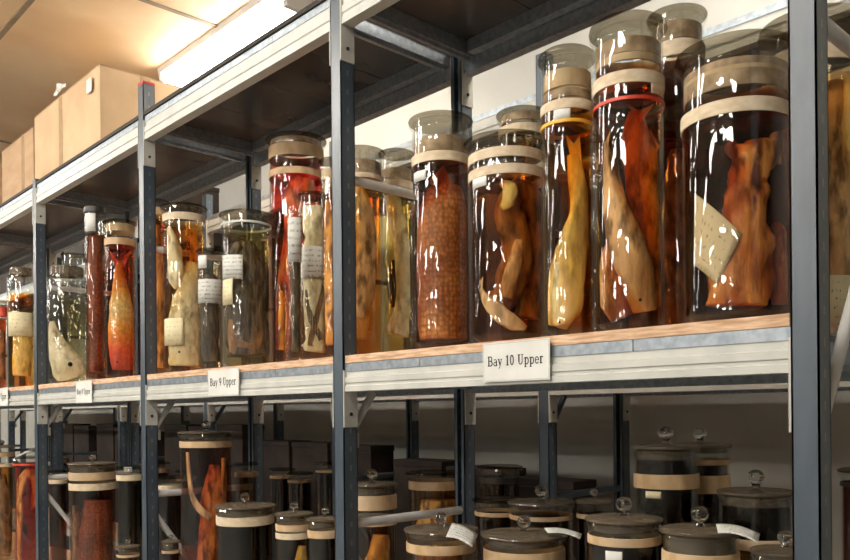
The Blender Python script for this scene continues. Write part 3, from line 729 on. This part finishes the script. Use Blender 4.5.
j = Jar(247, 208, 1.10, 24.5, 'wide jar with a milky ring lid and a dark furry animal', T=(.93, .82, .48), kind='flat', fill=225)
j.band(213, 222, 'whitelid'); j.label(223, 243, 254, 278, 'whitepaper', tilt=-.006)
j.label(223, 233, 278, 304, 'paper')
specimen(j, 'preserved_mammal', 'dark brown furry mammal curled head up in the wide jar', 'mammal specimen',
         [(243, 243, -.2, 7, .8), (248, 256, -.2, 13, .85), (251, 275, -.15, 15, .9), (246, 295, -.1, 17, .9), (243, 318, -.1, 21, .9), (247, 340, -.1, 23, .9), (248, 356, -.1, 21, .85)], 'sp_fur', seed=71, wob=.14,
         extra=[('flank', [(232, 320, -.5, 4, .7), (231, 338, -.55, 7, .7), (238, 352, -.5, 7, .7)], 'sp_brown'), ('shoulder', [(262, 262, -.1, 4, .8), (265, 285, -.1, 7, .8), (262, 312, -.1, 6, .8)], 'sp_fur'), ('paw', [(236, 290, -.75, 3, .7), (232, 312, -.8, 4, .7), (236, 330, -.8, 3.5, .7)], 'sp_fur'), ('paw', [(258, 285, -.75, 3, .7), (261, 308, -.75, 4.5, .7), (256, 328, -.8, 3.5, .7)], 'sp_fur'),
                ('tail', [(262, 330, -.7, 3, .7), (254, 346, -.75, 4, .7), (238, 343, -.8, 3.6, .7), (230, 350, -.7, 3, .7)], 'sp_brown'),
                ('muzzle', [(240, 246, -.4, 5, .7), (234, 252, -.5, 4, .7), (230, 258, -.5, 2, .7)], 'sp_fur')])
j = Jar(210, 247, 1.07, 12.5, 'small jar with a white label band, left of the furry animal jar', T=(.90, .84, .7), kind='flat', fill=262)
j.label(198.5, 222, 279, 303, 'whitepaper'); j.label(199, 207, 255, 268, 'plainpaper')
specimen(j, 'preserved_mammal', 'grey furry tail-like specimen under the white label of the small jar', 'mammal specimen',
         [(211, 275, -.3, 6, .7), (209, 305, -.3, 9, .8), (209, 335, -.3, 9.5, .8), (211, 362, -.3, 8, .7)], 'sp_fur', seed=72, wob=.12)
j = Jar(184.5, 201, 1.085, 21, 'jar with one cream band and folded pale fish, right of the red-capped post', T=(.85, .52, .18), kind='flat', fill=220)
j.band(208, 219, 'cream'); j.label(164.5, 183, 318, 345, 'paper'); 
specimen(j, 'preserved_fish', 'pale fish standing on its head in the jar with one tan band', 'fish specimen',
         [(192, 262, -.3, 5, .6), (190, 280, -.35, 12, .6), (188, 305, -.35, 16, .6), (186, 335, -.35, 18, .6), (185, 366, -.3, 16, .6)], 'sp_pale', seed=73, wob=.1, eyes=[(178, 352, -.86, 1.5)],
         extra=[('flap', [(168, 228, -.4, 3, .6), (172, 246, -.5, 8, .5), (174, 268, -.55, 10, .5), (180, 288, -.5, 6, .5)], 'sp_pale')])
specimen(j, 'preserved_fish', 'tan long fish behind the pale one in the jar with one tan band', 'fish specimen',
         [(193, 232, .1, 3, .6), (196, 250, .2, 6, .6), (197, 270, .4, 8, .6), (197, 310, .5, 7, .6), (196, 350, .5, 6, .6)], 'sp_tan', seed=74)
j = Jar(158, 198, 1.18, 11, 'amber jar half hidden behind the red-capped post', T=(.9, .5, .15), kind='flat', fill=215)
j.band(203, 214, 'tan')
specimen(j, 'preserved_fish', 'orange fish in the jar half hidden behind the red-capped post', 'fish specimen', [(156, 225, -.4, 4, .6), (157, 280, -.4, 7, .6), (157, 330, -.4, 8, .6), (157, 368, -.4, 6, .6)], 'sp_orange')

# ---- next bay to the left
j = Jar(120.5, 218, 1.09, 15.5, 'jar with two tan bands and a red fish with its yellow tail up', T=(.72, .20, .08), kind='flat', fill=236)
j.band(222, 230, 'tan', inner=True); j.band(237, 244, 'tan'); 
specimen(j, 'preserved_fish', 'red fish with yellow tail narrowing upwards to a red fork', 'fish specimen',
         [(119, 262, -.3, 3, .6), (119.5, 280, -.35, 6.5, .6), (121, 305, -.35, 11.5, .7), (121, 330, -.35, 14, .75), (122, 352, -.35, 14, .75), (122, 370, -.3, 10, .7)], 'sp_grad', seed=81, wob=.03,
         fins=[('tail_fin', [(118, 272), (107, 250), (119, 261), (134, 249), (122, 272)], -.4, 'sp_red')], eyes=[(116, 362, -.85, 1.3)],
         )
j = Jar(95.5, 205, 1.06, 11, 'narrow tall tube with black stopper and dark red specimen', T=(.6, .25, .12), kind='plug', fill=232)
j.label(86, 96, 213, 231, 'plainpaper')
specimen(j, 'preserved_snake', 'dark red brown snake packed the height of the black-stoppered tube', 'snake specimen',
         [(96, 236, -.2, 6, .8), (95, 280, -.2, 7.8, .8), (96, 325, -.2, 7.8, .8), (95, 372, -.2, 7, .8)], 'sp_scale_red', seed=82)
j = Jar(67, 264, 1.07, 20.5, 'clear shouldered screw-top jar holding a pale fish head', T=(.95, .92, .8), kind='cap', fill=294)
specimen(j, 'fish_head', 'pale cream fish head with a black eye, snout down to the right', 'fish specimen',
         [(52, 322, -.1, 2.5, .6), (55, 340, -.1, 8, .6), (62, 356, -.15, 14, .7), (68, 368, -.15, 17, .7), (72, 378, -.1, 15, .65)], 'sp_pale', seed=83, wob=.03, eyes=[(70, 364, -.86, 2.6)])
j = Jar(21, 266, 1.10, 13.5, 'round-shouldered jar of orange fluid with a paper label, left of the leftmost near post', T=(.95, .52, .10), kind='cap', fill=292)
j.label(8.5, 33, 312, 336, 'paper')
specimen(j, 'preserved_fish', 'yellow orange flesh in the round-shouldered jar', 'fish specimen', [(20, 320, -.2, 7, .8), (22, 345, -.3, 9.5, .8), (21, 376, -.2, 9, .8)], 'sp_yellow', seed=84)
j = Jar(2, 300, 1.1, 5, 'small jar with a red top at the left picture edge of the middle shelf', T=(.8, .3, .1), kind='flat', fill=318)
j.band(305, 316, 'redring')
specimen(j, 'preserved_fish', 'brown scrap of fish in the small red-topped jar', 'fish specimen', [(2, 330, -.2, 3, .8), (2, 380, -.2, 3.4, .8)], 'sp_brown')
# set-back jars of the middle shelf
j = Jar(74, 252, 1.27, 12, 'plain jar at the back, above the shoulder of the fish head jar', T=(.8, .8, .7), kind='flat', fill=300)

# ---- second rack, middle shelf: dark jars in the gaps
for k, (u, vt, r, h, T) in enumerate([(214, 218, 1.82, 9, (.5, .3, .2)), (253, 200, 1.85, 13, (.4, .25, .15)), (264, 178, 1.84, 5, (.6, .3, .1)), (180, 236, 1.8, 10, (.4, .2, .1)),
                                  (44, 292, 1.8, 9, (.4, .2, .1)), (108, 262, 1.82, 12, (.3, .1, .05)), (132, 255, 1.84, 10, (.3, .1, .05)), (336, 205, 1.8, 13, (.5, .2, .1)), (418, 190, 1.82, 16, (.4, .2, .1)),
                                  (470, 180, 1.8, 17, (.4, .2, .1)), (552, 160, 1.855, 18, (.3, .12, .06)), (600, 140, 1.82, 20, (.3, .12, .06)), (662, 120, 1.8, 22, (.3, .12, .06))]):
    where = ['behind the small labelled jar', 'behind the furry animal jar', 'left of the tall red jar', 'behind the jar of folded pale fish', 'behind the leftmost near post', 'behind the red and yellow fish', 'between the red and yellow fish and the red-capped post',
             'behind the narrowest tube', 'behind the dark red jar', 'behind the two-banded jar', 'behind the amber jar', 'behind the tallest slim jar', 'behind the widest jar'][k]
    j = Jar(u, vt, r, h, 'dim jar on the second rack, ' + where, T=T, kind='plug' if k % 3 == 0 else 'flat', n=24)
    if k % 2 == 0: j.band(vt+14, vt+20, 'tan')

# ---- lower shelf
def low(u, vt, r, half, label, T, bands, kind='knob', fill=None, tag_pts=None, **kw):
    j = Jar(u, vt, r, half, label, shelf=LOWBOARD, kind=kind, T=T, fill=(fill or bands[0][0]), **kw)
    j.hf_v = fill
    for b in bands: j.band(*b)
    z0 = max(j.hf + .002, j.zf(bands[0][0]) - .004); z1 = j.hb - .002; a, b_ = j.R-.0045, j.R-.0062
    if kind == 'knob' and z1-z0 > .008:
        MB().lathe([(b_, z0), (a, z0+.001), (a, z1-.001), (b_, z1)], j.n, closed=True).build('ground_neck', M['greyglass'], j.root)
    return j
def paper_tag(jar, pts, dz, label):
    """card lying on the lid: four image corners dropped on the lid's plane, with a slight curl"""
    z = jar.top + dz
    P3 = []
    for u, v in pts:
        du, dv = unroll(u, v); ph = YAW - math.atan(du/F); zc = (EYE-z)/dv*F
        dd = zc*math.sqrt(1+(du/F)**2); P3.append(Vector((-dd*math.sin(ph), dd*math.cos(ph), z)))
    n = 6; vs = []; uv = []
    for i in range(n+1):
        for k in range(n+1):
            a, b = i/n, k/n
            p = P3[0]*(1-a)*(1-b) + P3[1]*a*(1-b) + P3[2]*a*b + P3[3]*(1-a)*b
            vs.append((p.x, p.y, p.z + .006*math.sin(a*PI))); uv.append((a, 1-b))
    o = MB().add(vs, [(i*(n+1)+k, (i+1)*(n+1)+k, (i+1)*(n+1)+k+1, i*(n+1)+k+1) for i in range(n) for k in range(n)], True).build('paper_tag', M['whitepaper'], uv=uv, solid=.0008)
    return tag(o, label, 'paper tag')

j = low(441, 527, 1.12, 34, 'squat lidded jar with a broad white tag on its lid', (.88, .6, .25), [(540, 556, 'tan')], fill=560)
paper_tag(j, [(452, 523), (478, 535), (472, 547), (446, 537)], .013, 'white handwritten tag lying on the squat jar lid left of the shelf leg')
specimen(j, 'preserved_fish', 'brown fish in the squat jar with a white tag on its lid', 'fish specimen', [(440, 570, -.4, 22, .7), (440, 620, -.4, 25, .7), (440, 680, -.3, 20, .7)], 'sp_tan')
j = low(524, 532, 1.13, 40, 'broad jar with flat grey glass lid, below the Bay 10 card', (.85, .58, .22), [(548, 568, 'tan')], fill=570)
paper_tag(j, [(544, 528), (582, 534), (580, 539), (548, 533)], .014, 'thin white tag lying across the edge of the broad grey glass lid')
specimen(j, 'preserved_fish', 'tan fish in the broad jar below the Bay 10 card', 'fish specimen', [(524, 580, -.4, 26, .7), (524, 620, -.4, 30, .7), (524, 680, -.3, 24, .7)], 'sp_tan')
j = low(541, 500, 1.30, 31, 'dark jar with a dark round knob, behind the broad grey-lidded jar', (.4, .22, .08), [(506, 517, 'tan')], fill=518)
j = low(497, 497, 1.31, 22, 'dark jar left of the dark-knobbed one, behind the shelf leg', (.4, .2, .08), [(502, 514, 'tan')], kind='flat', fill=516)
j = low(500, 465, 1.82, 20, 'dim dark-lidded jar on the second rack, right of the thick black leg', (.3, .2, .12), [(478, 484, 'blacklid')], kind='flat', fill=486)
j = low(436, 471, 1.812, 27, 'broad jar with mottled tan seal and orange flesh, behind the white tube', (.92, .65, .25), [(477, 491, 'tan')], kind='flat', fill=493)
specimen(j, 'preserved_fish', 'orange strips of flesh in the broad jar behind the white tube', 'fish specimen', [(440, 500, -.5, 18, .6), (440, 530, -.5, 24, .6), (440, 600, -.5, 24, .6)], 'sp_orange', seed=91, wob=.12)
j = low(372, 482, 1.20, 24, 'tan-sealed jar just right of the post between the bays, under the white tube', (.9, .62, .25), [(495, 511, 'tan'), (519, 527, 'cream')], fill=529)
specimen(j, 'preserved_fish', 'brown orange fish in the tan-sealed jar right of the post', 'fish specimen', [(380, 535, -.5, 8, .6), (378, 570, -.5, 14, .6), (374, 640, -.5, 16, .6)], 'sp_orange')
j = low(666, 444, 1.205, 32, 'tall dark jar with knob and tan band, left of the tall pair', (.07, .04, .03), [(475, 490, 'tan')], fill=462)
j.label(646, 661, 492, 499, 'paper')
j = low(700, 443, 1.33, 29, 'tall dark jar right of and behind the other of the tall pair', (.12, .06, .04), [(452, 461, 'tan'), (476, 494, 'tan')], fill=466)
j = low(624, 516, 1.09, 36, 'dark jar with flat lid and pale tan band, in front of the tall pair', (.12, .07, .04), [(533, 548, 'tan')], fill=549)
j.label(606, 622, 552, 566, 'plainpaper')
j = low(700, 527, 1.09, 38, 'broad grey-lidded jar with a curled tag, in front of the tall pair', (.85, .58, .25), [(556, 572, 'tan')], fill=574)
paper_tag(j, [(716, 524), (760, 534), (758, 543), (718, 533)], .013, 'curled white tag on the broad lid left of the big post')
j = low(756, 489, 1.22, 37, 'dark broad jar with round knob, left of the big post', (.07, .05, .04), [(541, 552, 'tan')], fill=509)
j = low(785, 548, 1.10, 33, 'broad low jar lid passing behind the foot of the big post', (.3, .18, .1), [(566, 580, 'tan')], fill=582)
j = low(868, 468, 1.83, 28, 'dark red jar at the right picture edge below the shelf', (.25, .05, .04), [(474, 482, 'blacklid')], kind='flat', fill=484)
j = low(594, 499, 1.345, 17, 'low dark jar between the dark-knobbed jar and the tall pair', (.1, .07, .05), [(506, 512, 'cork')], fill=514)

j = low(245, 504, 1.12, 28.5, 'black-fluid jar with knobbed glass lid and one cream band', (.06, .03, .03), [(516, 527, 'cream')], fill=528)
j = low(206, 431, 1.12, 26, 'tallest jar of the lower shelf with orange specimens and a long pale tail', (.5, .14, .07), [(437, 448, 'tan')], fill=449)
specimen(j, 'preserved_ray', 'orange fish with a long pale tail curving along the glass', 'fish specimen',
         [(214, 465, -.3, 5, .6), (213, 490, -.4, 11, .6), (212, 530, -.4, 14, .6), (212, 580, -.4, 15, .6), (212, 620, -.4, 8, .6)], 'sp_orange', seed=95,
         extra=[('tail', [(183, 452, -.6, 2, .8), (183, 472, -.7, 2.6, .8), (188, 492, -.75, 3, .8), (198, 508, -.8, 3.4, .8), (210, 518, -.85, 3.6, .8)], 'sp_tan'),
                ('flap', [(224, 458, -.5, 3, .6), (225, 480, -.5, 4, .6), (222, 505, -.5, 3, .6)], 'sp_orange')])
j = low(294, 512, 1.14, 18, 'jar with dark fluid and orange piece, right of the black-fluid jar', (.5, .32, .1), [(521, 532, 'tan'), (534, 540, 'cream')], fill=541)
specimen(j, 'preserved_fish', 'orange yellow fish in the jar left of the post', 'fish specimen', [(302, 546, -.5, 4, .6), (300, 575, -.5, 9, .6), (298, 630, -.5, 9, .6)], 'sp_yellow')
j = low(325, 517, 1.12, 17, 'jar of black fluid touching the left side of the post', (.08, .05, .04), [(527, 539, 'tan')], fill=540)
j = low(246, 462, 1.28, 11, 'small mottled jar behind the black-fluid jar', (.5, .35, .2), [(466, 477, 'cork')], kind='flat', fill=479)

j = low(92.5, 462, 1.12, 23.5, 'knobbed glass lidded jar with two pale bands and red brown fluid', (.45, .16, .08), [(473, 481, 'tan'), (484, 491, 'cream')], fill=492)
specimen(j, 'preserved_fish', 'red brown scaly fish in the two-banded lower jar', 'fish specimen', [(98, 500, -.4, 14, .6), (96, 535, -.4, 18, .6), (94, 580, -.4, 18, .6)], 'sp_scale_red', seed=96,
         extra=[('flap', [(74, 505, -.3, 3, .6), (77, 540, -.3, 7, .6), (79, 590, -.3, 8, .6)], 'sp_brown')])
j = low(130, 466, 1.17, 13.5, 'dark green fluid jar with a pale band, right of the two-banded lower jar', (.18, .16, .08), [(474, 481, 'cream')], kind='flat', fill=482)
j.label(124, 132, 467, 472, 'plainpaper')
j = low(169, 476, 1.23, 13, 'dark jar just right of the red-capped post with a pale collar', (.15, .08, .06), [(484, 490, 'cream')], kind='flat', fill=492)
j = low(171, 540, 1.04, 9, 'low glass lidded jar in front, right of the red-capped post', (.5, .2, .1), [(549, 554, 'cork')], fill=556)
j = low(128, 545, 1.07, 11, 'low jar with pale lid between two posts at the bottom edge', (.6, .4, .2), [(552, 558, 'tan')], fill=560)
j = low(30, 456, 1.13, 17, 'red fluid jar with a folded orange animal, left of the leftmost near post', (.6, .10, .05), [(458, 463, 'redring')], kind='flat', fill=464)
paper_tag(j, [(24, 452), (40, 446), (36, 452), (14, 458)], .014, 'folded white card on the lid of the red fluid jar')
specimen(j, 'preserved_lizard', 'orange animal bent over in the red fluid jar', 'animal specimen',
         [(17, 560, -.5, 3, .7), (18, 520, -.5, 4, .7), (19, 492, -.5, 5, .7), (27, 475, -.5, 6, .7), (36, 480, -.5, 6, .7), (38, 510, -.4, 7, .7)], 'sp_orange', seed=97)
j = low(2, 446, 1.08, 12, 'jar with tan collar at the left picture edge of the lower shelf', (.8, .5, .2), [(448, 457, 'tan'), (464, 467, 'cream')], fill=468)
specimen(j, 'preserved_lizard', 'brown orange limbs in the jar at the left picture edge', 'animal specimen', [(1, 475, -.4, 5, .7), (4, 510, -.4, 8, .7), (2, 560, -.4, 8, .7)], 'sp_brown', seed=98)
j = low(58, 470, 1.2, 9, 'small dark red jar behind the leftmost near post', (.3, .06, .04), [(480, 484, 'cream')], kind='flat', fill=486)

# ---- second rack, lower shelf: dim jars and boxes
for k, (u, vt, r, h) in enumerate([(300, 472, 1.80, 12), (330, 462, 1.82, 14), (282, 468, 1.83, 12), (160, 462, 1.8, 9), (140, 458, 1.865, 9), (186, 470, 1.82, 10), (60, 452, 1.8, 9)]):
    where = ['left of the post between the bays', 'against the left of that post', 'right of the rear leg', 'right of the red-capped post', 'behind the dark green jar', 'behind the tallest lower jar', 'behind the leftmost near post'][k]
    j = low(u, vt, r, h, 'dim dark jar on the second rack below, ' + where, (.15, .07, .05), [(vt+6, vt+11, 'cork')], kind='flat', fill=vt+12, n=24)

# dark boxes filling the back of the second rack, and on its top deck
def dark_box(t0, w, y0, y1, z, h, label, group):
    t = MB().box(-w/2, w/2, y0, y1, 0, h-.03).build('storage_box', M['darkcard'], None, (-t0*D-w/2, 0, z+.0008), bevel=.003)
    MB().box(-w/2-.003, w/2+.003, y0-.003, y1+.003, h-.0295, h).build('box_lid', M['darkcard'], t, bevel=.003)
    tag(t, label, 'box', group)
rng = random.Random(5)
for bay in range(1, 6):
    for k in range(3):
        w = .325; t0 = T2/D + (bay-1)*BAY/D + .05 + k*(w+.03)/D
        h = (.55, .58, .60)[k] if bay == 1 else .62 + .06*rng.random() + (.08 if bay > 2 else 0)
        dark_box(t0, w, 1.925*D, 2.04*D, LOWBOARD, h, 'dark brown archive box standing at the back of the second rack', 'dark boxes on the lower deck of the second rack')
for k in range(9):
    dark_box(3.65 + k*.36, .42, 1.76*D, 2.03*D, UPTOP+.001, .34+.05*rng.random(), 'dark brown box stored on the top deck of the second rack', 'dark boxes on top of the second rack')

# ------------------------------------------------------------------ cardboard boxes on the top deck
TOPB = UPTOP + .0148
def carton(xr, length, dep, h, label, mat, tapeat):
    t = thing('cardboard_box', label, 'cardboard box', (xr-length/2, YF+.052+dep/2, TOPB), 'cardboard boxes on the top deck')
    l, d = length/2, dep/2
    MB().box(-l, l, -d, d, 0, h-.004).build('carton', M[mat], t, bevel=.004)
    m = MB(); m.box(-l, l, -d, -.0015, h-.0035, h); m.box(-l, l, .0015, d, h-.0035, h); m.build('top_flap', M[mat], t, bevel=.001)
    m = MB()
    for q in tapeat:
        m.box(q-.022, q+.022, -d-.0012, -d-.0002, .0, h-.004)
    m.build('packing_tape', M['tape'], t)
    m = MB(); m.box(-l-.0012, l+.0012, -.024, .024, h+.0003, h+.001); m.box(l+.0003, l+.0012, -.024, .024, h-.07, h+.001); m.build('packing_tape', M['tape'], t)
    return t
xa, _ = at(100, 100, (YF+.052)/D)
hA = .37
b1 = carton(xa, .84, .40, hA, 'nearest cardboard box on the top deck, its pale end facing the light', 'card2', [-.05])
lb = MB().box(xa*0+.30, .36, -.2118, -.2108, hA-.10, hA-.04).build('paper_label', M['plainpaper'], b1)
b2 = carton(xa-.86, .52, .40, .33, 'cardboard box in the middle of the row on the top deck', 'card', [.1])
b3 = carton(xa-1.43, .78, .40, .285, 'slightly lower cardboard box behind the middle one, after a narrow gap', 'card', [0])
b4 = carton(xa-2.25, .80, .40, .27, 'furthest cardboard box cut off by the left picture edge', 'card2', [0])
# torn scrap of clear wrapping standing on the nearest box
m = MB(); rng = random.Random(3); n = 7; vs = []
for i in range(n):
    for k in range(3): vs.append((i*.018+rng.uniform(-.006, .006), rng.uniform(-.012, .012)+k*.008, k*.02*(1.4-i/n)+.0006+rng.uniform(0, .006)*(k > 0)))
m.add(vs, [(i*3+k, (i+1)*3+k, (i+1)*3+k+1, i*3+k+1) for i in range(n-1) for k in range(2)])
o = m.build('plastic_scrap', M['plainpaper'], None, (xa-.50, YF+.03, TOPB+hA+.0015), solid=.0008); tag(o, 'scrap of white packing film on top of the nearest cardboard box', 'packing film')

# ------------------------------------------------------------------ shelf cards with printed words
# stroke letters: thick verticals, thin horizontals and slab serifs; units: cap height 1
def arc(cx, cy, rx, ry, a0, a1, n=14): return [(cx+rx*math.cos(math.radians(a0+(a1-a0)*i/n)), cy+ry*math.sin(math.radians(a0+(a1-a0)*i/n))) for i in range(n+1)]
TK, TN = .15, .07
GL = {
 'B': (.72, [([(.16, 0), (.16, 1)], TK), ([(.02, .03), (.4, .03)], TN), ([(.02, .97), (.38, .97)], TN), ([(.16, .52), (.38, .52)], TN), (arc(.38, .745, .19, .225, 90, -90), .11), (arc(.38, .275, .24, .245, 90, -90), .12)]),
 'a': (.54, [(arc(.24, .5, .17, .17, 150, 0), TN), ([(.41, .52), (.41, .08), (.5, .03)], TK*.9), (arc(.24, .2, .19, .18, 60, 330), .09)]),
 'y': (.56, [([(.1, .66), (.3, .04)], TK*.9), ([(.48, .66), (.22, -.22), (.1, -.26)], TN), ([(0, .66), (.22, .66)], TN), ([(.38, .66), (.56, .66)], TN)]),
 '1': (.52, [([(.26, 0), (.26, 1)], TK), ([(.08, .03), (.46, .03)], TN), ([(.26, .97), (.08, .84)], TN)]),
 '0': (.56, [(arc(.27, .5, .19, .47, 0, 360, 24), .11)]),
 '9': (.56, [(arc(.27, .68, .19, .28, 0, 360, 20), .11), (arc(.2, .66, .27, .62, 0, -95), .1)]),
 '8': (.56, [(arc(.27, .74, .17, .23, 0, 360, 20), .1), (arc(.27, .26, .2, .25, 0, 360, 20), .1)]),
 '7': (.54, [([(.06, .95), (.48, .95)], TK), ([(.46, .95), (.2, 0)], TK*.8), ([(.07, .95), (.07, .78)], TN)]),
 'U': (.78, [([(.16, 1), (.16, .3)], TK), (arc(.37, .3, .21, .27, 180, 360), .09), ([(.58, .3), (.58, 1)], TN), ([(.02, .97), (.32, .97)], TN), ([(.46, .97), (.72, .97)], TN)]),
 'p': (.6, [([(.14, .66), (.14, -.28)], TK*.9), ([(.02, .64), (.14, .64)], TN), ([(.02, -.26), (.28, -.26)], TN), (arc(.31, .33, .2, .32, 130, -130), .1)]),
 'e': (.52, [(arc(.26, .33, .2, .32, 0, 320), .09), ([(.08, .36), (.44, .36)], TN)]),
 'r': (.46, [([(.14, .66), (.14, 0)], TK*.9), ([(.02, .64), (.14, .64)], TN), ([(.02, .03), (.3, .03)], TN), (arc(.3, .45, .15, .2, 150, 40), .09)]),
 ' ': (.32, []),
}
def lettering(text, width):
    m = MB(); x = 0; tot = sum(GL[c][0]+.07 for c in text); s = width/tot
    for c in text:
        for pts, th in GL[c][1]:
            for (a, b) in zip(pts, pts[1:]):
                A, B = Vector((a[0]+x, 0, a[1]))*s, Vector((b[0]+x, 0, b[1]))*s
                d = (B-A); L = d.length
                if L < 1e-6: continue
                d /= L; nn = Vector((-d.z, 0, d.x))
                m.obox((A+B)/2, d*(L/2+th*s*.18), Vector((0, .0002, 0)), nn*(th*s/2))
        x += GL[c][0]+.07
    return m, s
def shelf_card(u0, u1, v0, v1, text, label, r=.997):
    xa, ya = at(u0, (v0+v1)/2, r); xb, _ = at(u1, (v0+v1)/2, r)
    um = (u0+u1)/2; xm = (xa+xb)/2; z1 = height(um, v0, xm, ya); z0 = height(um, v1, xm, ya)
    w, h = xb-xa, z1-z0
    t = MB().box(0, w, -.0006, .0006, 0, h).build('shelf_card', M['plainpaper'], None, (xa, ya, z0))
    fr = MB(); e = .002
    for a, b, c, d in ((e, w-e, e, e+.0012), (e, w-e, h-e-.0012, h-e), (e, e+.0012, e, h-e), (w-e-.0012, w-e, e, h-e)): fr.box(a, b, -.0010, -.00065, c, d)
    fr.build('card_border', M['plate'], t)
    m, s = lettering(text, w*.84)
    m.build('lettering', M['ink'], t, (w*.08, -.0010, h*.5-s*.38))
    tag(t, label, 'shelf label')
    return t
shelf_card(483, 550, 341, 381, 'Bay 10 Upper', 'white card reading Bay 10 Upper on the light grey beam')
shelf_card(208, 239, 369, 396, 'Bay 9 Upper', 'small white card on the beam left of the post, under the furry animal jar')
shelf_card(76, 92, 381, 403, 'Bay 8 Upper', 'small white card on the beam under the black-stoppered tube')
shelf_card(-6, 8, 388, 406, 'Bay 7 Upper', 'white card on the beam cut by the left picture edge')
